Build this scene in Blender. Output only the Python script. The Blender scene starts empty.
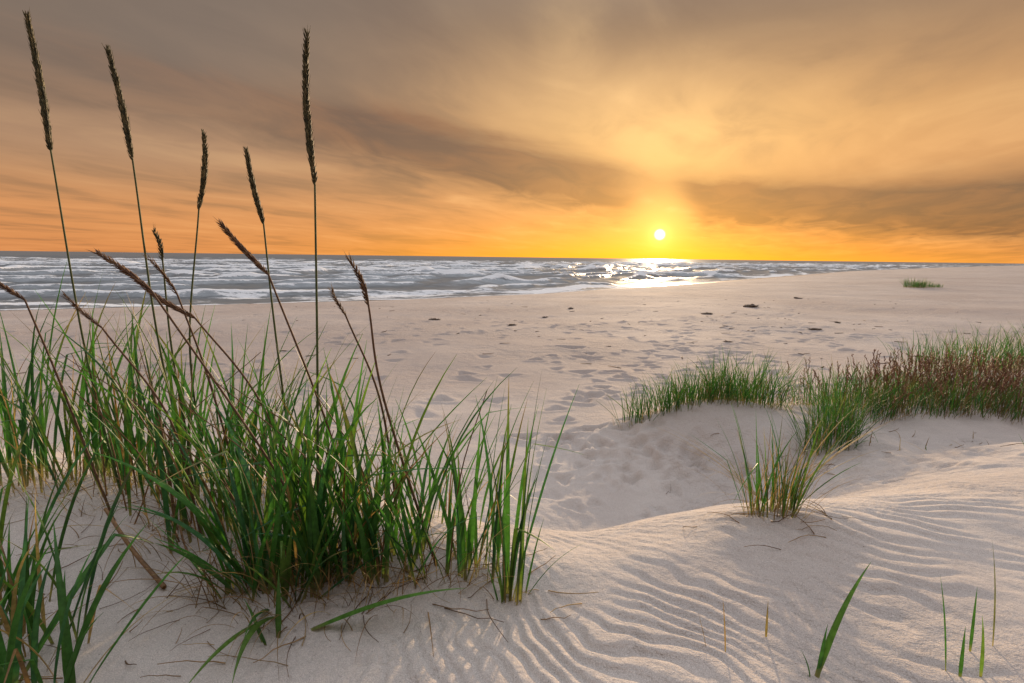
import bpy, math, random
import numpy as np
from mathutils import Vector, Matrix
random.seed(7); np.random.seed(7)
scene = bpy.context.scene
R = math.radians

# ------------------------------------------------------------ helpers
def lin(r, g, b):
    def f(c):
        c /= 255.0
        return c/12.92 if c <= 0.04045 else ((c+0.055)/1.055)**2.4
    return (f(r), f(g), f(b), 1.0)

def vnoise(x, y, seed=0):
    xi = np.floor(x).astype(np.int64); yi = np.floor(y).astype(np.int64)
    fx = x-xi; fy = y-yi
    fx = fx*fx*fx*(fx*(fx*6-15)+10); fy = fy*fy*fy*(fy*(fy*6-15)+10)
    def h(a, b):
        n = (a*374761393 + b*668265263 + seed*974711) & 0xffffffff
        n = ((n ^ (n >> 13))*1274126177) & 0xffffffff
        n = (n ^ (n >> 16)) & 0xffffff
        return n/float(0xffffff)*2-1
    a = h(xi, yi); b = h(xi+1, yi); c = h(xi, yi+1); d = h(xi+1, yi+1)
    return (a*(1-fx)+b*fx)*(1-fy)+(c*(1-fx)+d*fx)*fy

def fbm(x, y, seed=0, octv=4):
    s = 0; a = 0.5
    for i in range(octv):
        s = s+a*vnoise(x, y, seed+i*17); x = x*2.03+5.1; y = y*2.03-3.7; a *= 0.5
    return s

def sstep(a, b, x):
    t = np.clip((x-a)/(b-a), 0, 1); return t*t*(3-2*t)

def mesh_from(name, verts, faces, mat=None, smooth=True, attrs=None, colattr=None):
    me = bpy.data.meshes.new(name)
    verts = np.asarray(verts, dtype=np.float32); faces = np.asarray(faces, dtype=np.int32)
    k = faces.shape[1]
    me.vertices.add(len(verts)); me.vertices.foreach_set("co", verts.ravel())
    me.loops.add(faces.size); me.loops.foreach_set("vertex_index", faces.ravel())
    me.polygons.add(len(faces))
    me.polygons.foreach_set("loop_start", np.arange(0, faces.size, k, dtype=np.int32))
    me.polygons.foreach_set("loop_total", np.full(len(faces), k, dtype=np.int32))
    me.update(calc_edges=True)
    me.polygons.foreach_set("use_smooth", np.full(len(faces), smooth, dtype=bool))
    for n, a in (attrs or {}).items():
        at = me.attributes.new(n, 'FLOAT', 'POINT'); at.data.foreach_set("value", np.asarray(a, dtype=np.float32))
    if colattr is not None:
        at = me.attributes.new("Col", 'FLOAT_COLOR', 'POINT')
        c = np.ones((len(verts), 4), dtype=np.float32); c[:, :3] = colattr
        at.data.foreach_set("color", c.ravel())
    me.validate()
    ob = bpy.data.objects.new(name, me); scene.collection.objects.link(ob)
    if mat: me.materials.append(mat)
    return ob

# ------------------------------------------------------------ terrain
SX = np.array([-3000, -400, -100, -22, -6.5, 2, 21, 88, 228, 1000, 9000.])
SY = np.array([-1500, -190, -22, 25, 34, 41, 64, 150, 300, 1080, 9000.])
def shore_d(x, y):
    """approx. distance inland (+) from the waterline"""
    k = np.interp(x, [-50, 0, 30], [0.86, 0.8, 0.64])
    return (np.interp(x, SX, SY)-y)*k

_rs = np.random.RandomState(3)
DENTS = []
for i in range(1100):      # old footprints over the beach
    DENTS.append((_rs.uniform(-14, 26), 5.5+25*_rs.rand()**1.2, _rs.uniform(.06, .14), _rs.uniform(.02, .05)))
for t_ in range(7):       # a few walking trails
    x0, y0, a_, s_ = [(.3, 5.2, 1.2, 1), (1.2, 6.4, .9, 1), (4, 8, 1.9, 1), (0, 9, .35, 1), (2.0, 6.3, .25, 1), (6, 10, 1.3, 1), (-2, 12, .6, 1)][t_]
    for i in range(34):
        a_ += _rs.uniform(-.06, .06); x0 += .38*math.cos(a_); y0 += .38*math.sin(a_); o = .1 if i % 2 else -.1
        DENTS.append((x0-o*math.sin(a_), y0+o*math.cos(a_), .085, _rs.uniform(.03, .055)))
for i in range(54):
    DENTS.append((.25+1.4*_rs.rand(), 3.8+1.3*_rs.rand(), _rs.uniform(.045, .08), _rs.uniform(.022, .045)))
for i in range(50):
    DENTS.append((1.25+.38*_rs.randn(), 3.3+.32*_rs.randn(), _rs.uniform(.03, .07), _rs.uniform(.018, .036)))
for i in range(12):   # walking trail
    DENTS.append((.2+i*.16+(.07 if i % 2 else -.07), 5.0-.1*i, .07, .055))
for i in range(70):
    DENTS.append((_rs.uniform(-1.3, 1.6), _rs.uniform(2.3, 4.2), _rs.uniform(.02, .05), _rs.uniform(.003, .010)))
for i in range(46):
    DENTS.append((_rs.uniform(2.0, 4.6), _rs.uniform(2.8, 4.1), _rs.uniform(.03, .08), _rs.uniform(.012, .03)))
for i in range(46):   # bird tracks on the near slope
    DENTS.append((-.95+.02*i+.03*_rs.randn(), 1.16+.05*_rs.randn(), _rs.uniform(.009, .018), _rs.uniform(.002, .005)))
DA = _rs.uniform(0, 3.14, len(DENTS)); DE = _rs.uniform(.55, 1., len(DENTS))

def height(x, y, detail=True):
    x = np.asarray(x, dtype=float); y = np.asarray(y, dtype=float)
    d = shore_d(x, y)
    z = np.where(d > 0, 1.12*(1-np.exp(-np.maximum(d, 0)/13)), 0.06*d)
    z = np.maximum(z, -3)
    r = np.hypot(x, y)
    land = sstep(2, 10, d)
    z = z+land*0.10*fbm(x/6, y/6, 11, 3)*sstep(3, 8, r)+land*.03*fbm(x/1.3, y/1.3, 5, 3)
    z = z+land*0.5*np.maximum(0, fbm(x/30, y/30, 31, 3))*sstep(60, 120, x-y*.1)
    # near dune
    yc = np.interp(x, [-6, -2.2, -1.2, -.5, -.1, .3, .9, 2.0, 4, 9], [2.5, 2.25, 2.15, 1.75, 1.48, 1.50, 1.74, 2.05, 2.2, 2.0])
    yc = yc+.07*vnoise(x*1.1+3, y*0, 8)
    wid = np.interp(x, [-3, -.6, .2, 1.5, 3], [2.4, 1.7, 1.8, 2.0, 2.4])
    t = np.clip((y-yc)/wid, 0, 1)
    s = 1-(t*t*(3-2*t))
    sharp = np.exp(-((y-yc)/.16)**2)
    near = (1.69-.95)*s
    z = z+near
    z = z - (z-(.95+near))*sstep(5.5, 3.5, r)*0.85
    z = z+.016*sharp*sstep(-.4, .2, x)*sstep(3.5, 2, r)
    def g(cx, cy, sx, sy, a):
        return a*np.exp(-((x-cx)/sx)**2-((y-cy)/sy)**2)
    z = z+g(-1.15, 1.95, .75, .35, .10)+g(-.4, 1.62, .35, .22, .05)+g(-.1, 2.3, .35, .45, .08)
    z = z+g(1.8, 4.9, .8, .55, .28)+g(3.4, 4.75, 1.5, 1.0, .28)+g(6.3, 6.2, 2.6, 1.6, .28)+g(2.4, 4.1, .5, .4, .10)+g(3.4, 3.2, 1.0, .5, .10)
    z = z+g(.90, 1.85, .22, .16, .03)+g(-1.6, .9, .6, .5, .06)-g(.75, 3.2, .7, .5, .07)
    near_m = sstep(7, 3, r)
    z = z+near_m*(.035*fbm(x*1.1, y*1.1, 21, 3)+.006*fbm(x*7, y*7, 22, 4))
    z = z+.05*fbm(x*2.3, y*2.3, 24, 4)*sstep(1.6, 2.6, x)*sstep(2.5, 3.2, y)*sstep(7, 5, y)
    if detail:
        # wind ripples
        m = sstep(-.55, .1, x+.2*vnoise(x*2, y*2, 9))*sstep(2.7, 1.7, y-.12*x)
        m = m*(.45+.55*sstep(-.4, .3, vnoise(x*1.7, y*1.7, 40)))
        m2 = sstep(1.3, 2.2, x)*sstep(4.1, 3.2, y)*.6
        m3 = .3*sstep(8, 3, r)*sstep(-.2, .3, vnoise(x*.8, y*.8, 77))
        mm = np.maximum(np.maximum(m, m2), m3)
        wx = x+.18*fbm(x*1.9, y*1.9, 50, 4); wy = y+.18*fbm(x*1.9+9, y*1.9, 60, 4)
        a0 = R(64)
        ph = (wx*math.cos(a0)+wy*math.sin(a0)-.42*np.maximum(0, 1.0-wx)**2)/.076*2*np.pi
        ph = ph+1.5*vnoise(x*6, y*6, 70)+.6*vnoise(x*14, y*14, 73)
        rp = np.sin(ph)+.34*np.sin(2*ph+1.0)
        z = z+.0055*rp*mm*(.68+.7*vnoise(x*5, y*5, 71))
        flat = np.ravel(z); fx = np.ravel(x); fy = np.ravel(y)
        big = (fy > .6) & (fy < 35) & (fx > -20) & (fx < 28)
        idx = np.nonzero(big)[0]
        if len(idx):
            sx_ = fx[idx]; sy_ = fy[idx]; order = np.argsort(sy_); idx = idx[order]; sx_ = sx_[order]; sy_ = sy_[order]
            for k_, (cx, cy, rr, dp) in enumerate(DENTS):
                a = np.searchsorted(sy_, cy-3*rr); b = np.searchsorted(sy_, cy+3*rr)
                if b <= a: continue
                sel = np.nonzero(np.abs(sx_[a:b]-cx) < 3*rr)[0]
                if not len(sel): continue
                ux = sx_[a:b][sel]-cx; uy = sy_[a:b][sel]-cy; c_, s__ = math.cos(DA[k_]), math.sin(DA[k_])
                p_ = (ux*c_+uy*s__)*DE[k_]; q_ = (-ux*s__+uy*c_)
                q = (p_**2+q_**2)/rr**2*(1+.5*np.sin(3*np.arctan2(q_, p_)+k_))
                flat[idx[a:b][sel]] += dp*(-np.exp(-q*1.6)+.35*np.exp(-(np.sqrt(q)-1.25)**2*5))
        z = flat.reshape(np.shape(z))
    return z

def gz(x, y):
    return float(height(np.array([x]), np.array([y]), False)[0])

def polar_grid(radii, thetas, closed):
    nr, nt = len(radii), len(thetas)
    T, Q = np.meshgrid(thetas, radii)
    X = Q*np.sin(T); Y = Q*np.cos(T)
    i, j = np.meshgrid(np.arange(nr-1), np.arange(nt if closed else nt-1), indexing='ij')
    j2 = (j+1) % nt
    a = i*nt+j; b = i*nt+j2; c = (i+1)*nt+j2; d = (i+1)*nt+j
    F = np.stack([a, d, c, b], -1).reshape(-1, 4)
    return X, Y, F

def radii(r0, parts):
    out = [r0]
    for (rend, k) in parts:
        while out[-1] < rend: out.append(out[-1]*(1+k))
    return np.array(out)

# ------------------------------------------------------------ materials
def newmat(name):
    m = bpy.data.materials.new(name); m.use_nodes = True
    nt = m.node_tree; nt.nodes.clear()
    out = nt.nodes.new('ShaderNodeOutputMaterial')
    return m, nt, out

class NB:
    def __init__(s, nt): s.nt = nt
    def n(s, t, **k):
        nd = s.nt.nodes.new(t)
        for a, b in k.items(): setattr(nd, a, b)
        return nd
    def put(s, sock, v):
        if v is None: return
        if hasattr(v, 'is_output'): s.nt.links.new(v, sock)
        else: sock.default_value = v
    def m(s, op, a, b=None, c=None, clamp=False):
        nd = s.n('ShaderNodeMath', operation=op, use_clamp=clamp)
        s.put(nd.inputs[0], a); s.put(nd.inputs[1], b); s.put(nd.inputs[2], c)
        return nd.outputs[0]
    def mix(s, f, a, b, mode='MIX'):
        nd = s.n('ShaderNodeMix', data_type='RGBA', blend_type=mode)
        s.put(nd.inputs['Factor'], f); s.put(nd.inputs[6], a); s.put(nd.inputs[7], b)
        return nd.outputs[2]
    def noise(s, vec, scale, detail=4, rough=.5, dist=0):
        nd = s.n('ShaderNodeTexNoise'); s.put(nd.inputs['Vector'], vec)
        nd.inputs['Scale'].default_value = scale; nd.inputs['Detail'].default_value = detail
        nd.inputs['Roughness'].default_value = rough; nd.inputs['Distortion'].default_value = dist
        return nd.outputs['Fac']
    def ramp(s, f, stops, interp='LINEAR'):
        nd = s.n('ShaderNodeValToRGB'); cr = nd.color_ramp; cr.interpolation = interp
        while len(cr.elements) < len(stops): cr.elements.new(0.5)
        for e, (p, c) in zip(cr.elements, stops):
            e.position = p; e.color = c if hasattr(c, '__len__') else (c, c, c, 1)
        s.put(nd.inputs[0], f); return nd.outputs[0]
    def maprange(s, v, a, b, c=0, d=1, smooth=True):
        nd = s.n('ShaderNodeMapRange', interpolation_type='SMOOTHSTEP' if smooth else 'LINEAR')
        s.put(nd.inputs[0], v)
        for i, q in enumerate((a, b, c, d)): nd.inputs[i+1].default_value = q
        return nd.outputs[0]

def sand_mat():
    m, nt, out = newmat("dune_sand"); b = NB(nt)
    geo = b.n('ShaderNodeNewGeometry').outputs['Position']
    wet = b.n('ShaderNodeAttribute', attribute_name='wet').outputs['Fac']
    far = b.n('ShaderNodeAttribute', attribute_name='far_tone').outputs['Fac']
    n1 = b.noise(geo, .9, 5, .6); n2 = b.noise(geo, 14, 4, .6); n3 = b.noise(geo, 420, 2, .6); n4 = b.noise(geo, .12, 3, .5)
    c = b.mix(b.maprange(n1, .35, .65), (.625, .55, .495, 1), (.54, .47, .425, 1))
    c = b.mix(b.m('MULTIPLY', b.maprange(n2, .5, .75), .3), c, (.45, .38, .335, 1))
    c = b.mix(b.m('MULTIPLY', b.maprange(n4, .4, .7), .3), c, (.46, .385, .34, 1))
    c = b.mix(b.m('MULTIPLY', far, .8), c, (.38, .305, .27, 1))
    g = b.maprange(n3, .35, .7, .80, 1.16)
    gc = b.n('ShaderNodeCombineXYZ'); [b.put(gc.inputs[i], g) for i in range(3)]
    c = b.mix(1.0, c, gc.outputs[0], 'MULTIPLY')
    n5 = b.noise(geo, 160, 1, .5)
    c = b.mix(b.m('MULTIPLY', b.maprange(n5, .72, .78), .6), c, (.12, .09, .07, 1))
    wetn = b.m('ADD', wet, b.m('MULTIPLY', b.m('SUBTRACT', n1, .5), .5))
    wm = b.maprange(wetn, .3, .7)
    c = b.mix(wm, c, (.17, .135, .115, 1))
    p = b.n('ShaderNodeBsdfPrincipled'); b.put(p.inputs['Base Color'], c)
    b.put(p.inputs['Roughness'], b.maprange(wetn, .3, .9, .92, .28))
    b.put(p.inputs['Specular IOR Level'], b.maprange(wetn, .3, .8, .12, .45))
    bp = b.n('ShaderNodeBump'); bp.inputs['Distance'].default_value = .004; bp.inputs['Strength'].default_value = .9
    hgt = b.m('ADD', b.m('MULTIPLY', n3, .5), b.m('MULTIPLY', b.noise(geo, 55, 4, .65), 1.2))
    b.put(bp.inputs['Height'], hgt)
    bp2 = b.n('ShaderNodeBump'); bp2.inputs['Distance'].default_value = .07
    b.put(bp2.inputs['Strength'], b.m('MULTIPLY', b.m('SUBTRACT', 1, wm), b.maprange(b.noise(geo, .5, 2, .5), .4, .65, .3, .9)))
    b.put(bp2.inputs['Height'], b.noise(geo, 4.2, 6, .66)); b.put(bp2.inputs['Normal'], bp.outputs[0])
    b.put(p.inputs['Normal'], bp2.outputs[0])
    nt.links.new(p.outputs[0], out.inputs[0]); return m

def water_mat():
    m, nt, out = newmat("sea_water"); b = NB(nt)
    geo = b.n('ShaderNodeNewGeometry').outputs['Position']
    foam = b.n('ShaderNodeAttribute', attribute_name='foam').outputs['Fac']
    mp = b.n('ShaderNodeMapping'); mp.inputs['Rotation'].default_value = (0, 0, R(-35)); mp.inputs['Scale'].default_value = (.45, 1, 1)
    b.put(mp.inputs['Vector'], geo)
    v = mp.outputs[0]
    fn = b.noise(v, 2.2, 6, .7)
    fm = b.maprange(b.m('ADD', foam, b.m('MULTIPLY', b.m('SUBTRACT', fn, .5), 1.5)), .47, .66)
    bp = b.n('ShaderNodeBump'); bp.inputs['Strength'].default_value = 1; bp.inputs['Distance'].default_value = .22
    h = b.m('ADD', b.noise(v, .9, 6, .6), b.m('MULTIPLY', b.noise(v, .12, 3, .5), 2.5))
    b.put(bp.inputs['Height'], h)
    wc = b.mix(b.maprange(b.noise(v, .35, 4, .6), .4, .62), (.060, .078, .088, 1), (.105, .115, .12, 1))
    df = b.n('ShaderNodeBsdfDiffuse'); b.put(df.inputs[0], b.mix(fm, wc, (.82, .82, .82, 1))); b.put(df.inputs['Normal'], bp.outputs[0])
    gl = b.n('ShaderNodeBsdfGlossy'); gl.inputs[0].default_value = (.85, .85, .85, 1); gl.inputs['Roughness'].default_value = .38; b.put(gl.inputs['Normal'], bp.outputs[0])
    fr = b.n('ShaderNodeFresnel'); fr.inputs[0].default_value = 1.33; b.put(fr.inputs['Normal'], bp.outputs[0])
    # a wind-roughened sea never reaches mirror reflectance at grazing angles
    fac = b.m('MULTIPLY', b.m('MINIMUM', fr.outputs[0], .27), b.m('SUBTRACT', 1.0, b.m('MULTIPLY', fm, .85)))
    mx = b.n('ShaderNodeMixShader'); b.put(mx.inputs[0], fac)
    nt.links.new(df.outputs[0], mx.inputs[1]); nt.links.new(gl.outputs[0], mx.inputs[2])
    nt.links.new(mx.outputs[0], out.inputs[0]); return m

def plant_mat(name, transl=.35, rough=.5):
    m, nt, out = newmat(name); b = NB(nt)
    at = b.n('ShaderNodeAttribute', attribute_name='Col').outputs['Color']
    geo = b.n('ShaderNodeNewGeometry').outputs['Position']
    n = b.noise(geo, 60, 3, .6)
    g = b.maprange(n, .3, .7, .75, 1.2); gc = b.n('ShaderNodeCombineXYZ'); [b.put(gc.inputs[i], g) for i in range(3)]
    c = b.mix(1.0, at, gc.outputs[0], 'MULTIPLY')
    p = b.n('ShaderNodeBsdfPrincipled'); b.put(p.inputs['Base Color'], c); p.inputs['Roughness'].default_value = rough
    p.inputs['Specular IOR Level'].default_value = .35
    t = b.n('ShaderNodeBsdfTranslucent'); b.put(t.inputs[0], b.mix(1.0, c, (1.5, 1.6, .8, 1), 'MULTIPLY'))
    mx = b.n('ShaderNodeMixShader'); mx.inputs[0].default_value = transl
    nt.links.new(p.outputs[0], mx.inputs[1]); nt.links.new(t.outputs[0], mx.inputs[2]); nt.links.new(mx.outputs[0], out.inputs[0])
    return m

def rough_mat(name, c1, c2, sc=20):
    m, nt, out = newmat(name); b = NB(nt)
    geo = b.n('ShaderNodeNewGeometry').outputs['Position']
    n = b.noise(geo, sc, 5, .65)
    p = b.n('ShaderNodeBsdfPrincipled'); b.put(p.inputs['Base Color'], b.mix(b.maprange(n, .35, .65), c1, c2))
    p.inputs['Roughness'].default_value = .85
    bp = b.n('ShaderNodeBump'); bp.inputs['Distance'].default_value = .02; b.put(bp.inputs['Height'], n); b.put(p.inputs['Normal'], bp.outputs[0])
    nt.links.new(p.outputs[0], out.inputs[0]); return m

SAND = sand_mat(); WATER = water_mat(); GRASS = plant_mat("dune_grass_blades", .33); HEAD = plant_mat("seed_heads", .15, .7)
WEED = rough_mat("dried_seaweed", (.09, .065, .05, 1), (.20, .15, .11, 1))

# ------------------------------------------------------------ ground sheet
th = np.concatenate([np.arange(-180, -52, 4.), np.arange(-52, 52, .25), np.arange(52, 180, 4.)])*math.pi/180
rr = radii(.25, [(.8, .03), (16, .0052), (220, .011), (9000, .035)])
X, Y, F = polar_grid(rr, th, True)
Z = height(X, Y)
V = np.stack([X, Y, Z], -1).reshape(-1, 3)
dd = shore_d(X, Y)+.8*vnoise(X/5, Y/5, 90)
wet = (1-sstep(.5, 4.5, dd)).ravel()
far_tone = (sstep(4, 9, np.hypot(X, Y))*(.7+.5*fbm(X/4, Y/4, 66, 3))).ravel()  # sand tone: darker with distance from the origin, varied by noise
ground = mesh_from("sand_ground", V, F, SAND, True, {"wet": wet, "far_tone": far_tone})

# ------------------------------------------------------------ sea
th = np.arange(-75, 58, .2)*math.pi/180
rr = radii(12, [(450, .0045), (9500, .03)])
X, Y, F = polar_grid(rr, th, False)
d = -shore_d(X, Y)          # distance out to sea
rng = np.hypot(X, Y)
along = X*.8+Y*.6
def crest(lam, seed, sharp):
    ph = d/lam+1.5*fbm(along/34, d/60, seed, 3)
    fr = ph-np.floor(ph)
    return np.exp(-((fr-.35)/np.where(fr < .35, .35*sharp, sharp))**2)
A = sstep(0, 8, d)
c1 = crest(7.5, 5, .24); c2 = crest(19, 9, .22)
seg1 = sstep(-.25, .15, fbm(along/9, d/8, 33, 3)); seg2 = sstep(-.28, .12, fbm(along/17, d/21, 35, 3))
amp = sstep(900, 120, rng)
Zw = amp*A*(.40*c1*seg1+.66*c2*seg2)*(1-.4*sstep(60, 250, d))+amp*.12*fbm(X/1.6, Y/1.6, 41, 3)*A+.03*fbm(X/.7, Y/.7, 43, 2)
foam = (c1**2*seg1*.84+c2**2*seg2*.95)*sstep(420, 90, d)
foam = np.maximum(foam, .60*sstep(20, 4, d)*(.60+.9*fbm(along/4, d/2, 50, 3)))
foam = np.maximum(foam, .75*np.exp(-((d-.3-.8*fbm(along/4, d*0, 51, 2))/.5)**2))
sea = mesh_from("sea_water", np.stack([X, Y, Zw], -1).reshape(-1, 3), F, WATER, True, {"foam": foam.ravel()})

# ------------------------------------------------------------ grass building
class Plant:
    def __init__(s): s.v = []; s.f = []; s.c = []
    def blade(s, base, az, tilt, L, w, curve, col, col2=None, segs=11, kink=None, twist=0., power=1.6, basecol=(.30, .23, .11)):
        p = np.array(base, float); ds = L/segs
        n0 = len(s.v); wob = random.uniform(-.25, .25)
        for i in range(segs+1):
            t = i/segs; theta = tilt+curve*t**power
            if kink and t > kink[0]: theta += kink[1]
            a2 = az+wob*t
            dx = math.sin(theta)*math.cos(a2); dy = math.sin(theta)*math.sin(a2); dz = math.cos(theta)
            D = np.array([dx, dy, dz])
            side = np.array([-math.sin(a2), math.cos(a2), 0.]); nrm = np.cross(D, side)
            tw = twist*(t-.2)
            sd = side*math.cos(tw)+nrm*math.sin(tw); nr = np.cross(D, sd)
            ww = w*min(1, .55+1.8*t)*max(.04, (1-t**2.4))*.5
            s.v += [tuple(p-sd*ww), tuple(p+nr*ww*.45), tuple(p+sd*ww)]
            k = min(1, t/.16); c = [basecol[q]*(1-k)+col[q]*k for q in range(3)]
            if col2 and t > .6:
                k2 = ((t-.6)/.4)**1.5; c = [c[q]*(1-k2)+col2[q]*k2 for q in range(3)]
            s.c += [c, [q*1.12 for q in c], c]
            if i:
                b = n0+(i-1)*3
                s.f += [(b, b+1, b+4, b+3), (b+1, b+2, b+5, b+4)]
            p = p+D*ds
        return p
    def stem(s, pts, r0, r1, col0, col1, n=5):
        n0 = len(s.v)
        for i, p in enumerate(pts):
            p = Vector(p); q = (Vector(pts[min(i+1, len(pts)-1)])-Vector(pts[max(i-1, 0)])).normalized()
            a = q.orthogonal().normalized(); bb = q.cross(a); t = i/(len(pts)-1); rad = r0*(1-t)+r1*t
            for k in range(n):
                an = 2*math.pi*k/n; s.v.append(tuple(p+a*math.cos(an)*rad+bb*math.sin(an)*rad))
                s.c.append([col0[j]*(1-t)+col1[j]*t for j in range(3)])
            if i:
                for k in range(n):
                    b = n0+(i-1)*n
                    s.f.append((b+k, b+(k+1) % n, b+n+(k+1) % n, b+n+k))
    def spikelet(s, p, D, L, w, col):
        D = Vector(D).normalized(); a = D.orthogonal().normalized(); b = D.cross(a); p = Vector(p)
        n0 = len(s.v)
        rings = [(0, .25), (.35, 1.), (.75, .6), (1, .06)]
        for t, k in rings:
            for j in range(4):
                an = j*math.pi/2
                s.v.append(tuple(p+D*L*t+(a*math.cos(an)+b*math.sin(an))*w*.5*k))
                s.c.append([q*(.8+.5*t) for q in col])
        for i in range(3):
            for j in range(4):
                q = n0+i*4; s.f.append((q+j, q+(j+1) % 4, q+4+(j+1) % 4, q+4+j))
    def build(s, name, mat):
        return mesh_from(name, s.v, s.f, mat, True, None, np.array(s.c))

def green():
    r = random.random(); k = random.uniform(.6, 1.3)
    if r < .65: c = (.046, .145, .028)
    elif r < .8: c = (.090, .17, .030)
    else: c = (.036, .12, .045)
    return tuple(q*k for q in c)
def straw():
    k = random.uniform(.7, 1.2); c = random.choice([(.38, .26, .12), (.30, .19, .09), (.20, .115, .05), (.14, .075, .035)])
    return tuple(q*k for q in c)

def cluster(P, cx, cy, n, rad, L, w, dead=.15, tiltmax=.45, curve=(.1, .9), lean=(0, 0), segs=11, kinkp=.08):
    for i in range(n):
        a = random.uniform(0, 2*math.pi); r = rad*math.sqrt(random.random())
        x = cx+r*math.cos(a)*1.2; y = cy+r*math.sin(a)*.7
        dx = math.cos(a)*r/rad*.6+random.gauss(0, .5)+lean[0]; dy = math.sin(a)*r/rad*.6+random.gauss(0, .5)+lean[1]
        az = math.atan2(dy, dx); m = min(1.6, math.hypot(dx, dy))
        tilt = tiltmax*m*random.uniform(.3, 1.0)
        isdead = random.random() < dead
        ll = random.uniform(*L)*(.85 if isdead else 1)
        col = straw() if isdead else green()
        c2 = straw() if random.random() < .25 else tuple(q*1.3 for q in col)
        kink = (random.uniform(.45, .75), random.uniform(.6, 1.5)) if random.random() < kinkp else None
        P.blade((x, y, gz(x, y)-.02), az, tilt, ll, random.uniform(*w)*(.5 if isdead else 1), random.uniform(*curve)*(1.4 if isdead else 1), col, c2,
                segs=segs, kink=kink, twist=random.uniform(-1.6, 1.6))

# --- main lyme grass tussock (left)
P = Plant()
cluster(P, -1.75, 2.05, 66, .26, (.45, .90), (.010, .018), .15, .42)
cluster(P, -1.40, 2.00, 52, .24, (.35, .78), (.010, .016), .16, .45)
cluster(P, -1.10, 1.88, 66, .24, (.38, .76), (.010, .017), .16, .50)
cluster(P, -.88, 1.70, 56, .22, (.38, .72), (.011, .018), .16, .50)
cluster(P, -.60, 1.46, 84, .15, (.30, .74), (.012, .020), .14, .58)
cluster(P, -.40, 1.50, 58, .14, (.30, .70), (.012, .019), .16, .50)
cluster(P, -.66, 1.80, 55, .24, (.35, .66), (.008, .014), .2, .46)
cluster(P, -.20, 1.50, 32, .12, (.28, .62), (.010, .015), .2, .42)
cluster(P, -.30, 1.85, 26, .18, (.25, .48), (.008, .012), .3, .45)
cluster(P, -.62, 1.42, 38, .12, (.18, .48), (.012, .020), .1, .95, curve=(.3, 1.2))
cluster(P, -2.3, 2.2, 60, .35, (.40, .74), (.009, .015), .2, .4)
# dead skirt of old leaves
for (cx, cy, n, r) in [(-.6, 1.43, 230, .22), (-.35, 1.48, 150, .2), (-1.6, 2.0, 150, .3), (-1.1, 1.82, 170, .3), (-.85, 1.62, 130, .24)]:
    cluster(P, cx, cy, n, r, (.12, .34), (.0035, .0075), 1., 1.15, curve=(.4, 1.5))
P.build("lyme_grass_tussock", GRASS)

# --- slim tufts at the right edge of the mound
P = Plant()
cluster(P, .0, 1.38, 14, .035, (.38, .66), (.010, .015), .1, .18, curve=(.05, .4), lean=(.2, 0))
cluster(P, .0, 1.39, 6, .05, (.12, .25), (.006, .009), .3, .5)
P.build("lyme_grass_tussock", GRASS)
P = Plant()
cluster(P, -.10, 1.47, 14, .07, (.30, .62), (.010, .014), .15, .26, curve=(.05, .4))
P.build("lyme_grass_tussock", GRASS)

# --- near tussock at the bottom left
P = Plant()
cluster(P, -.98, 1.02, 30, .09, (.25, .48), (.013, .021), .12, .65, lean=(.1, .15))
cluster(P, -1.12, 1.18, 34, .13, (.3, .52), (.012, .019), .15, .55)
cluster(P, -1.35, 1.30, 40, .16, (.3, .55), (.010, .017), .15, .5)
cluster(P, -1.2, 1.1, 70, .16, (.1, .35), (.004, .008), 1., 1.0)
P.build("lyme_grass_tussock", GRASS)

# --- loose single blades
P = Plant()
def one(x, y, az, tilt, L, w, curve, col=None, **k):
    P.blade((x, y, gz(x, y)-.01), R(az), R(tilt), L, w, R(curve), col or green(), **k)
one(-.50, 1.27, -2, 64, .42, .024, 28, (.08, .19, .03))
one(-.55, 1.24, 95, 8, .17, .015, 15, (.06, .15, .03)); one(-.58, 1.23, 160, 20, .12, .012, 25, (.06, .14, .03))
one(-.57, 1.22, 250, 15, .10, .012, 20)
one(.67, 1.12, 20, 18, .29, .017, 28, (.07, .17, .03)); one(.675, 1.12, 40, 8, .13, .010, 10); one(.66, 1.12, 150, 10, .07, .009, 30)
one(.97, 1.14, 120, 6, .22, .008, 10); one(.985, 1.12, 60, 8, .12, .008, 10); one(1.03, 1.12, 70, 5, .14, .008, 20)
one(1.14, 1.22, 100, 4, .26, .006, 10, (.12, .13, .05)); one(1.07, 1.2, 60, 6, .16, .007, 10)
one(.46, 1.20, 160, 12, .10, .004, 10, (.3, .19, .08)); one(.50, 1.19, 100, 8, .13, .004, 10, (.3, .19, .08)); one(.62, 1.25, 80, 5, .10, .006, 5, (.2, .15, .06))
for i in range(26):
    x_, y_ = random.uniform(2.0, 4.4), random.uniform(2.9, 4.2)
    one(x_, y_, random.uniform(0, 360), random.uniform(10, 60), random.uniform(.06, .2), .005, random.uniform(5, 50), straw() if random.random() < .7 else green())
P.build("grass_shoots", GRASS)

# --- small tuft on the crest
P = Plant()
cluster(P, .89, 1.84, 64, .075, (.22, .44), (.005, .009), .28, .42, curve=(.1, .7), segs=9)
cluster(P, .90, 1.84, 80, .09, (.20, .50), (.0028, .0045), 1., .95, curve=(.3, 1.1), segs=9)
for az, L in [(165, .55), (150, .5), (172, .46), (15, .64), (30, .58), (22, .5), (5, .46), (40, .5), (158, .44), (190, .38), (12, .55), (145, .42)]:
    P.blade((.9, 1.84, gz(.9, 1.84)), R(az), R(48), L, .0045, R(30), (.36, .25, .12), segs=12)
P.build("marram_grass_tuft", GRASS)

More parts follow.
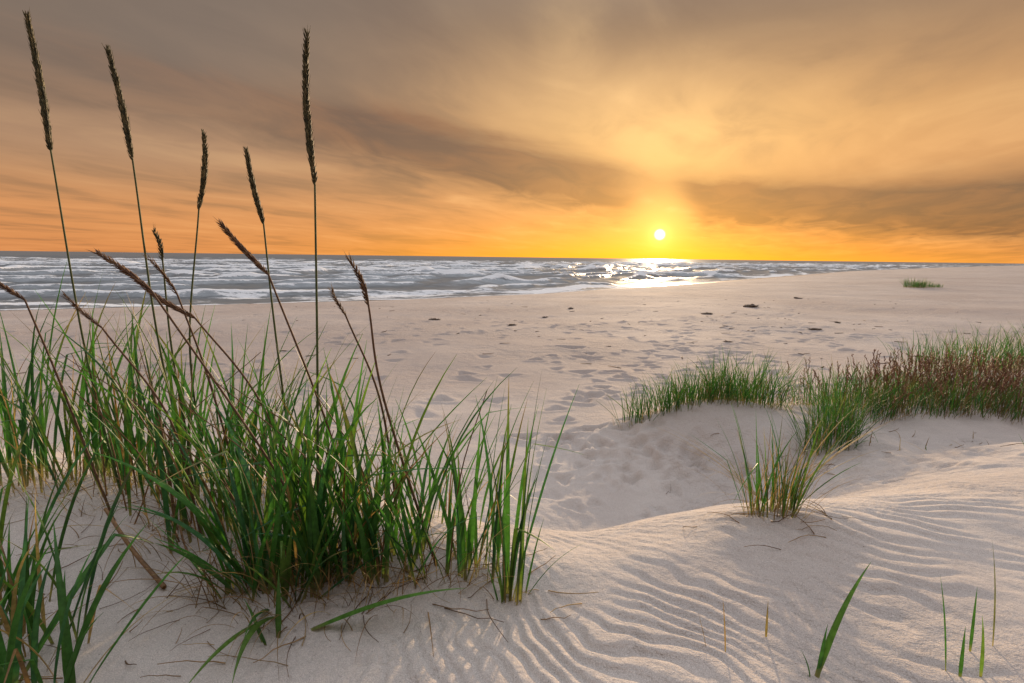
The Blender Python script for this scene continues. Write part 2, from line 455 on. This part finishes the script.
# --- right hand marram tussocks
def tussock(pts, name, dead=.25, Lr=(.22, .46), reds=0, wd=(.005, .009)):
    P = Plant()
    for (cx, cy, n, r, *hs) in pts:
        h_ = hs[0] if hs else 1.
        rd = hs[1] if len(hs) > 1 else reds
        cluster(P, cx, cy, n, r, (Lr[0]*h_, Lr[1]*h_), wd, dead, .62, curve=(.1, 1.0), segs=6, kinkp=.02)
        cluster(P, cx, cy, int(n*.4), r*1.15, (.12, .30), (.004, .006), 1., .95, curve=(.3, 1.1), segs=5)
        for i in range(int(n*rd)):
            a = random.uniform(0, 6.28); q = r*math.sqrt(random.random()); x = cx+q*1.3*math.cos(a); y = cy+q*.8*math.sin(a)
            z = gz(x, y); az = random.uniform(0, 6.28); tl = random.uniform(0, .6); L = random.uniform(.24, .5)
            D = Vector((math.sin(tl)*math.cos(az), math.sin(tl)*math.sin(az), math.cos(tl)))
            p0 = Vector((x, y, z)); p1 = p0+D*L
            P.stem([p0, p0+D*L*.5, p1], .0018, .0012, (.2, .14, .06), (.2, .1, .06), 3)
            cc = random.choice([(.25, .115, .085), (.20, .095, .07), (.32, .18, .12), (.26, .18, .10)])
            for k in range(9):
                t = .68+.32*k/9; pd = D+Vector((random.gauss(0, .45), random.gauss(0, .45), 0))
                P.spikelet(p0+D*L*t, pd, random.uniform(.018, .038), .008, cc)
    return P.build(name, GRASS)
tussock([(1.22, 4.95, 110, .22, .95), (1.62, 5.0, 260, .30, 1.15), (2.1, 4.95, 300, .30, 1.35), (1.95, 5.3, 160, .35)], "marram_grass_tussock", .18, (.22, .42), wd=(.006, .010))
tussock([(2.35, 4.05, 170, .17), (2.5, 4.25, 130, .17)], "marram_grass_tussock", .2, (.25, .50))
tussock([(3.0, 4.75, 240, .33, 1.3, .12), (3.5, 4.8, 260, .36, 1.1, .32), (3.0, 5.2, 190, .35, 1.35, .1), (4.1, 4.9, 320, .42, 1.15, .42), (3.8, 5.5, 220, .4, 1.2, .3), (4.8, 5.1, 340, .45, 1.15, .42), (4.7, 5.9, 250, .5, 1.2, .3), (5.6, 5.5, 240, .5, 1.2, .35)],
        "reddish_dune_grass_tussock", .32, (.20, .38), .26)
tussock([(5.8, 7.1, 150, .5), (6.6, 7.4, 260, .7, 1.15), (7.6, 7.7, 300, .7, 1.3), (6.9, 8.6, 150, .9), (8.6, 8.2, 220, .8, 1.3)], "marram_grass_tussock", .2, (.34, .66), wd=(.006, .011))
tussock([(26.6, 37.8, 230, .6), (27.6, 38.6, 200, .6, .7), (28.6, 38.6, 120, .4, .5)], "marram_grass_tussock", .15, (.45, .85), wd=(.012, .02))
tussock([(8.6, 10.6, 60, .25)], "marram_grass_tussock", .4, (.15, .3))

# ------------------------------------------------------------ seed stalks
def bez(pts, n=26):
    P_ = [Vector(p) for p in pts]; P_ = [P_[0]*2-P_[1]]+P_+[P_[-1]*2-P_[-2]]
    out = []
    for i in range(1, len(P_)-2):
        for k in range(n):
            t = k/n; a, b, c, d = P_[i-1], P_[i], P_[i+1], P_[i+2]
            out.append(.5*((2*b)+(c-a)*t+(2*a-5*b+4*c-d)*t*t+(3*b-a-3*c+d)*t**3))
    out.append(P_[-2]); return out
def stalk(Y, xb, mid, hb, top, w=.017, kind=0, yb=None):
    """flowering culm: base, mid stem, foot of the head, tip of the head"""
    P = Plant(); yb = yb or Y
    base = (xb, yb, gz(xb, yb)-.02)
    pts = bez([base, (mid[0], Y, mid[1]), (hb[0], Y, hb[1])], 10)
    sc = [(.075, .12, .035), (.14, .08, .042)][kind]; sc2 = [(.08, .10, .04), (.12, .065, .038)][kind]
    P.stem(pts, .0044, .0028, sc, sc2)
    hb = Vector((hb[0], Y, hb[1])); tp = Vector((top[0], Y-.03, top[1]-.02)); ax = tp-hb; L = ax.length
    axn = ax.normalized()
    bend = random.choice([-1, 1])*random.uniform(.004, .012)
    def hp(t): return hb+ax*t+Vector((bend*math.sin(t*math.pi), 0, 0))
    P.stem([hp(i/12) for i in range(13)], .0028, .0014, sc2, sc2)
    n = int(L/.0062)
    a0 = random.uniform(0, 3.14)
    u = axn.orthogonal().normalized(); v = axn.cross(u)
    for i in range(n):
        t = i/n; wid = w*(.5+.5*min(1, t*4))*(1-.62*max(0, t-.45)/.55)*random.uniform(.75, 1.25)
        p = hp(t)
        for s_ in range(4):
            an = a0+math.pi*(i % 2)+(s_-1.5)*.9+random.gauss(0, .2)
            o = u*math.cos(an)+v*math.sin(an)
            col = [random.choice([(.07, .062, .028), (.042, .040, .02), (.13, .105, .05)]), random.choice([(.15, .08, .048), (.10, .055, .036), (.21, .12, .065)])][kind]
            P.spikelet(p+o*.0015, axn*1.0+o*random.uniform(.26, .44), .017+.22*wid, wid*.38, col)
            if random.random() < .3:   # awn
                P.spikelet(p+o*wid*.25, axn*1.0+o*.28, .032, .0013, col)
    P.build("lyme_grass_seed_stalk", HEAD)
stalk(1.85, -1.33, (-1.408, 2.28), (-1.454, 2.912), (-1.461, 3.316), .028)
stalk(1.80, -1.04, (-1.129, 2.292), (-1.167, 2.878), (-1.195, 3.207), .025)
stalk(2.00, -1.12, (-1.148, 2.258), (-1.083, 2.746), (-1.034, 3.016), .024)
stalk(1.90, -.75, (-.7985, 2.347), (-.819, 2.695), (-.8485, 2.946), .021)
stalk(1.55, -.56, (-.539, 2.284), (-.527, 2.781), (-.522, 3.169), .022)
stalk(1.60, -.45, (-.53, 2.096), (-.683, 2.542), (-.796, 2.704), .013, 1)
stalk(1.50, -.50, (-.666, 2.039), (-.953, 2.502), (-1.065, 2.618), .016, 1)
stalk(1.70, -.60, (-.774, 2.157), (-.953, 2.406), (-1.077, 2.518), .014, 1)
stalk(1.50, -.20, (-.344, 2.212), (-.380, 2.469), (-.422, 2.612), .014, 1)
stalk(1.90, -1.10, (-1.15, 2.25), (-1.160, 2.575), (-1.164, 2.69), .012)
stalk(1.70, -1.25, (-1.38, 2.2), (-1.46, 2.455), (-1.52, 2.54), .012, 1)
stalk(1.75, -.85, (-.95, 2.2), (-1.03, 2.47), (-1.09, 2.60), .006, 1)
stalk(1.70, -.35, (-.40, 2.15), (-.50, 2.42), (-.53, 2.52), .006, 1)
stalk(1.65, -.95, (-1.02, 2.1), (-1.20, 2.38), (-1.28, 2.50), .005, 1)
# old bare brown culms inside the tussock
P = Plant()
for i in range(24):
    x = random.uniform(-1.5, -.15); y = 1.5+.35*max(0, -.5-x)+random.uniform(-.08, .12)
    L = random.uniform(.35, .65); lx = random.gauss(-.25, .3); ly = random.gauss(0, .2); z0 = gz(x, y)
    P.stem(bez([(x, y, z0-.01), (x+lx*.35*L, y+ly*.35*L, z0+L*.5), (x+lx*L*1.1, y+ly*L, z0+L*.92)], 6), .0028, .0012, (.24, .14, .07), (.16, .085, .04))
P.build("dry_grass_culms", HEAD)

# ------------------------------------------------------------ dry litter on the sand
P = Plant()
def lay(x, y, L, w, az, col, rise=.0):
    n = 5; pts = []
    for i in range(n+1):
        t = i/n; px = x+math.cos(az+.3*t)*L*t; py = y+math.sin(az+.3*t)*L*t
        pts.append((px, py, float(height(np.array([px]), np.array([py]))[0])+.003+rise*t))
    P.stem(pts, w, w*.5, col, col, 4)
for i in range(210):
    cx, cy, s_ = random.choice([(-.6, 1.4, .2), (-.3, 1.45, .18), (-1.2, 1.7, .3), (-1.1, 1.3, .25), (-.6, 1.4, .2), (.9, 1.84, .16), (-.1, 1.45, .15), (2.9, 3.9, .7)])
    lay(random.gauss(cx, s_), random.gauss(cy, s_*.5), random.uniform(.03, .18), random.uniform(.0008, .0018)*(1.6 if cx > 2 else 1), random.uniform(0, 6.28), straw(), random.uniform(0, .03))
P.build("dry_grass_litter", HEAD)
P = Plant()
for i in range(140):     # fine wrack fragments scattered over the beach
    x = random.uniform(-9, 16); y = random.uniform(6, 26)
    if random.random() < .5: x, y = random.gauss(6, 3), random.gauss(14, 3)
    lay(x, y, random.uniform(.04, .22), random.uniform(.005, .013), random.uniform(0, 6.28), random.choice([(.12, .08, .05), (.2, .14, .1), (.08, .06, .045)]), .01)
P.build("beach_wrack_fragments", HEAD)
P = Plant()   # the fallen old stem leaning out of the tussock
P.stem(bez([(-1.22, 1.62, gz(-1.22, 1.62)+.10), (-1.08, 1.52, gz(-1.08, 1.52)+.05), (-.93, 1.42, gz(-.93, 1.42)+.008)], 6), .005, .007, (.28, .16, .08), (.22, .12, .06))
P.stem(bez([(-1.0, 1.62, gz(-1., 1.62)+.06), (-.95, 1.56, gz(-.95, 1.56)+.03), (-.88, 1.50, gz(-.88, 1.5)+.004)], 6), .003, .004, (.28, .16, .08), (.22, .12, .06))
P.build("fallen_dry_stem", HEAD)

# ------------------------------------------------------------ wrack on the beach
import bmesh
def lump(name, x, y, sx, sy, sz, mat, seed):
    rnd = random.Random(seed); bm = bmesh.new()
    bmesh.ops.create_icosphere(bm, subdivisions=3, radius=1)
    for v_ in bm.verts:
        c = v_.co; k = 1+.45*float(fbm(np.array([c.x*2+seed]), np.array([c.y*2+c.z*3.]), seed, 3)[0])*2.0+rnd.uniform(-.15, .15)
        v_.co = Vector((c.x*k*sx, c.y*k*sy, c.z*k*sz))
    for i in range(22):   # protruding fronds/sticks
        a = rnd.uniform(0, 6.28); l = rnd.uniform(.7, 2.0); h = rnd.uniform(0, 1.5)*sz; w = .006+.02*sx
        p0 = Vector((math.cos(a)*sx*.4, math.sin(a)*sy*.4, 0)); p1 = Vector((math.cos(a)*sx*l, math.sin(a)*sy*l, h)); s_ = Vector((-math.sin(a)*w, math.cos(a)*w, 0))
        vs = [bm.verts.new(q) for q in (p0-s_, p0+s_, p1, p0+Vector((0, 0, w*1.5)))]
        for t in ((0, 1, 2), (0, 2, 3), (1, 3, 2)): bm.faces.new([vs[j] for j in t])
    me = bpy.data.meshes.new(name); bm.to_mesh(me); bm.free(); me.materials.append(mat)
    ob = bpy.data.objects.new(name, me); scene.collection.objects.link(ob)
    ob.location = (x, y, gz(x, y)); ob.rotation_euler = (0, 0, rnd.uniform(0, 6.28))
for i, (x, y, s_) in enumerate([(8.6, 20.5, .26), (0, 14.3, .12), (1.0, 17.2, .10), (7.3, 13.6, .12), (-2.2, 16, .13), (8.8, 15.3, .10), (13, 26, .16), (4.3, 11.2, .07), (6.0, 17.5, .13), (2.1, 20.4, .12)]):
    lump("dried_seaweed_clump", x, y, s_, s_*.6, s_*.36, WEED, i+1)

# ------------------------------------------------------------ sky
SUN_AZ, SUN_EL = R(14.2), R(2.3)
w = bpy.data.worlds.new("World"); scene.world = w; w.use_nodes = True
nt = w.node_tree; nt.nodes.clear(); b = NB(nt)
tc = b.n('ShaderNodeTexCoord').outputs['Generated']
nv = b.n('ShaderNodeVectorMath', operation='NORMALIZE'); b.put(nv.inputs[0], tc); dirv = nv.outputs[0]
sp = b.n('ShaderNodeSeparateXYZ'); b.put(sp.inputs[0], dirv); x, y, z = sp.outputs
DEG = 180/math.pi
el = b.m('MULTIPLY', b.m('ARCSINE', z), DEG); az = b.m('MULTIPLY', b.m('ARCTAN2', x, y), DEG)
elp = b.m('MAXIMUM', el, 0)
sund = (math.sin(SUN_AZ)*math.cos(SUN_EL), math.cos(SUN_AZ)*math.cos(SUN_EL), math.sin(SUN_EL))
dt = b.n('ShaderNodeVectorMath', operation='DOT_PRODUCT'); b.put(dt.inputs[0], dirv); dt.inputs[1].default_value = sund
gam = b.m('MULTIPLY', b.m('ARCCOSINE', b.m('MINIMUM', dt.outputs['Value'], 1.0)), DEG)
daz = b.m('SUBTRACT', az, SUN_AZ*DEG)
def gauss(v, s_): return b.m('EXPONENT', b.m('MULTIPLY', b.m('POWER', b.m('DIVIDE', b.m('ABSOLUTE', v), s_), 2.), -1))
def expo(v, s_): return b.m('EXPONENT', b.m('MULTIPLY', v, -1/s_))
def scol(c, f):
    nd = b.n('ShaderNodeVectorMath', operation='SCALE'); nd.inputs[0].default_value = c; b.put(nd.inputs[3], f); return nd.outputs[0]
def vadd(a, c):
    nd = b.n('ShaderNodeVectorMath', operation='ADD'); b.put(nd.inputs[0], a); b.put(nd.inputs[1], c); return nd.outputs[0]
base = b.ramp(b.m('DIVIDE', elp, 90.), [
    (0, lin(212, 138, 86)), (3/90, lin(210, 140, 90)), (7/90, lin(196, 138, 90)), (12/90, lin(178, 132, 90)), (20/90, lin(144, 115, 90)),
    (27/90, lin(146, 128, 112)), (40/90, (.74, .75, .81, 1)), (60/90, (.94, .99, 1.10, 1)), (1, (.98, 1.04, 1.16, 1))])  # sky above the frame is raised as added fill light for the sand
# greyer, duller to the left
base = b.mix(b.m('MULTIPLY', b.m('MULTIPLY', b.maprange(az, 0, -34), b.maprange(el, 3, 9)), b.m('MULTIPLY', b.maprange(el, 36, 26), .55)), base, lin(150, 123, 106))
# unseen upper sky weighted toward the sun's side, added for shading relief
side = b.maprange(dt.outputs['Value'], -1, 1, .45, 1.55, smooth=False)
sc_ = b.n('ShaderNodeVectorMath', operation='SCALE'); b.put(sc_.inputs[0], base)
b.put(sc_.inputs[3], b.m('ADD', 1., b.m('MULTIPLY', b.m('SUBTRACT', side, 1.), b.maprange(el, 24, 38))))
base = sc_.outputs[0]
zz = b.m('ADD', b.m('MAXIMUM', z, 0), .06)
ca, sa = math.cos(SUN_AZ+.12), math.sin(SUN_AZ+.12)
across = b.m('DIVIDE', b.m('SUBTRACT', b.m('MULTIPLY', x, ca), b.m('MULTIPLY', y, sa)), zz)
alng = b.m('DIVIDE', b.m('ADD', b.m('MULTIPLY', x, sa), b.m('MULTIPLY', y, ca)), zz)
cv = b.n('ShaderNodeCombineXYZ'); b.put(cv.inputs[0], across); b.put(cv.inputs[1], b.m('MULTIPLY', alng, .45))
n1 = b.noise(cv.outputs[0], .75, 7, .5, .6)
n1f = b.noise(cv.outputs[0], 2.2, 6, .55, .8)
cv2 = b.n('ShaderNodeCombineXYZ'); b.put(cv2.inputs[0], b.m('MULTIPLY', az, .035)); b.put(cv2.inputs[1], b.m('ADD', b.m('MULTIPLY', el, .16), b.m('MULTIPLY', az, .02)))
n2 = b.noise(cv2.outputs[0], 1.3, 6, .55, .5)
# warm lift near the sun
c = vadd(base, scol((.62, .42, .13), b.m('MULTIPLY', gauss(daz, 13), b.m('MULTIPLY', gauss(b.m('SUBTRACT', el, 9.5), 5.2), .60))))
c = vadd(c, scol((.34, .22, .09), b.m('MULTIPLY', gauss(b.m('SUBTRACT', az, 8), 19), b.m('MULTIPLY', gauss(b.m('SUBTRACT', el, 14.5), 4.5), .55))))
c = vadd(c, scol((.17, .08, .01), b.m('MULTIPLY', gauss(b.m('SUBTRACT', az, 32), 16), gauss(b.m('SUBTRACT', el, 12), 6))))
# streaks
st = b.m('ADD', b.m('MULTIPLY', b.m('SUBTRACT', n1, .5), 1.5), b.m('MULTIPLY', b.m('SUBTRACT', n1f, .5), .6))
darkm = b.m('MULTIPLY', b.maprange(st, -.06, .30, 0, .62), b.maprange(gam, 2, 10))
c = b.mix(darkm, c, b.mix(.75, c, lin(112, 86, 70)))
lightm = b.m('MULTIPLY', b.maprange(st, .0, -.36), b.maprange(el, 28, 20, 0, 1))
c = vadd(c, scol((.17, .11, .045), b.m('MULTIPLY', lightm, b.m('ADD', b.m('MULTIPLY', gauss(daz, 40), .9), .2))))
# top-left dull veil
veil = b.m('MULTIPLY', b.maprange(b.m('ADD', az, b.m('MULTIPLY', el, -.6)), -8, -40), b.maprange(el, 9, 16))
c = b.mix(b.m('MULTIPLY', b.m('MULTIPLY', veil, b.maprange(el, 34, 26)), .6), c, lin(112, 101, 92))
# horizon fire
hz = b.m('MULTIPLY', expo(elp, 2.3), b.m('ADD', b.m('MULTIPLY', gauss(daz, 28), .95), .04))
c = b.mix(b.m('MINIMUM', b.m('MULTIPLY', hz, 1.1), .92), c, (1.0, .40, .03, 1))
c = vadd(c, scol((.8, .45, .05), b.m('MULTIPLY', expo(gam, 3.6), .5)))
# dark cloud bank
azn = b.m('DIVIDE', b.m('ADD', az, 50), 100)
elc = b.m('MULTIPLY', b.ramp(azn, [(0, 14/20), (.23, 12.5/20), (.36, 11.2/20), (.46, 9.4/20), (.57, 6.9/20), (.66, 4.9/20), (.81, 4.5/20), (1, 4.0/20)], 'B_SPLINE'), 20)
stren = b.ramp(azn, [(0, .1), (.23, .45), (.36, .9), (.48, 1.), (.58, .95), (.645, .5), (.675, 1.), (.85, 1.), (1, 1.)], 'EASE')
wob = b.m('MULTIPLY', b.m('SUBTRACT', n2, .5), 4.0)
wob2 = b.m('MULTIPLY', b.m('SUBTRACT', n1f, .5), 2.6)
de = b.m('ADD', b.m('SUBTRACT', el, elc), b.m('ADD', wob, wob2))
bw = b.m('MULTIPLY', gauss(de, 2.35), 1.5)
band = b.m('MULTIPLY', b.m('MINIMUM', bw, 1.), b.m('MULTIPLY', stren, b.maprange(gam, 1.8, 5.0)))
c = b.mix(b.m('MULTIPLY', band, .88, clamp=True), c, b.mix(b.maprange(n1f, .35, .65), lin(130, 88, 63), lin(98, 72, 61)))
c = vadd(c, scol((1., .72, .25), b.m('MULTIPLY', expo(gam, .7), .9)))
c = vadd(c, scol((2.2, 1.9, 1.2), b.maprange(gam, .60, .35)))
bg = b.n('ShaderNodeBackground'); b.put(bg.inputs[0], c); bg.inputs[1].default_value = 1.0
sk = b.n('ShaderNodeTexSky', sky_type='NISHITA'); sk.sun_disc = False; sk.sun_elevation = SUN_EL; sk.sun_rotation = SUN_AZ
bg2 = b.n('ShaderNodeBackground'); b.put(bg2.inputs[0], sk.outputs[0]); bg2.inputs[1].default_value = .02
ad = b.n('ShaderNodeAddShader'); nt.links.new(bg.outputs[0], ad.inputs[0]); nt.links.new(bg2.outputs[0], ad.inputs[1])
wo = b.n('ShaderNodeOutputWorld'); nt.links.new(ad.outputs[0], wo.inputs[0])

# ------------------------------------------------------------ sun
sl = bpy.data.lights.new("sun", 'SUN'); sl.energy = 4.4; sl.angle = R(1.2); sl.color = (1, .72, .44)
so = bpy.data.objects.new("sun", sl); scene.collection.objects.link(so)
LE = R(7.5)
dv = Vector((math.sin(SUN_AZ)*math.cos(LE), math.cos(SUN_AZ)*math.cos(LE), math.sin(LE)))
so.rotation_euler = dv.to_track_quat('Z', 'Y').to_euler(); so.location = (5, 20, 8)

# ------------------------------------------------------------ camera
cam = bpy.data.cameras.new("camera"); cam.lens = 20; cam.sensor_width = 36; cam.clip_start = .05; cam.clip_end = 30000
co = bpy.data.objects.new("camera", cam); scene.collection.objects.link(co)
co.matrix_world = Matrix.Translation((0, 0, 2.6)) @ Matrix.Rotation(R(90-8.45), 4, 'X') @ Matrix.Rotation(R(.72), 4, 'Z')
scene.camera = co
scene.view_settings.view_transform = 'Standard'; scene.view_settings.look = 'None'; scene.view_settings.exposure = 0
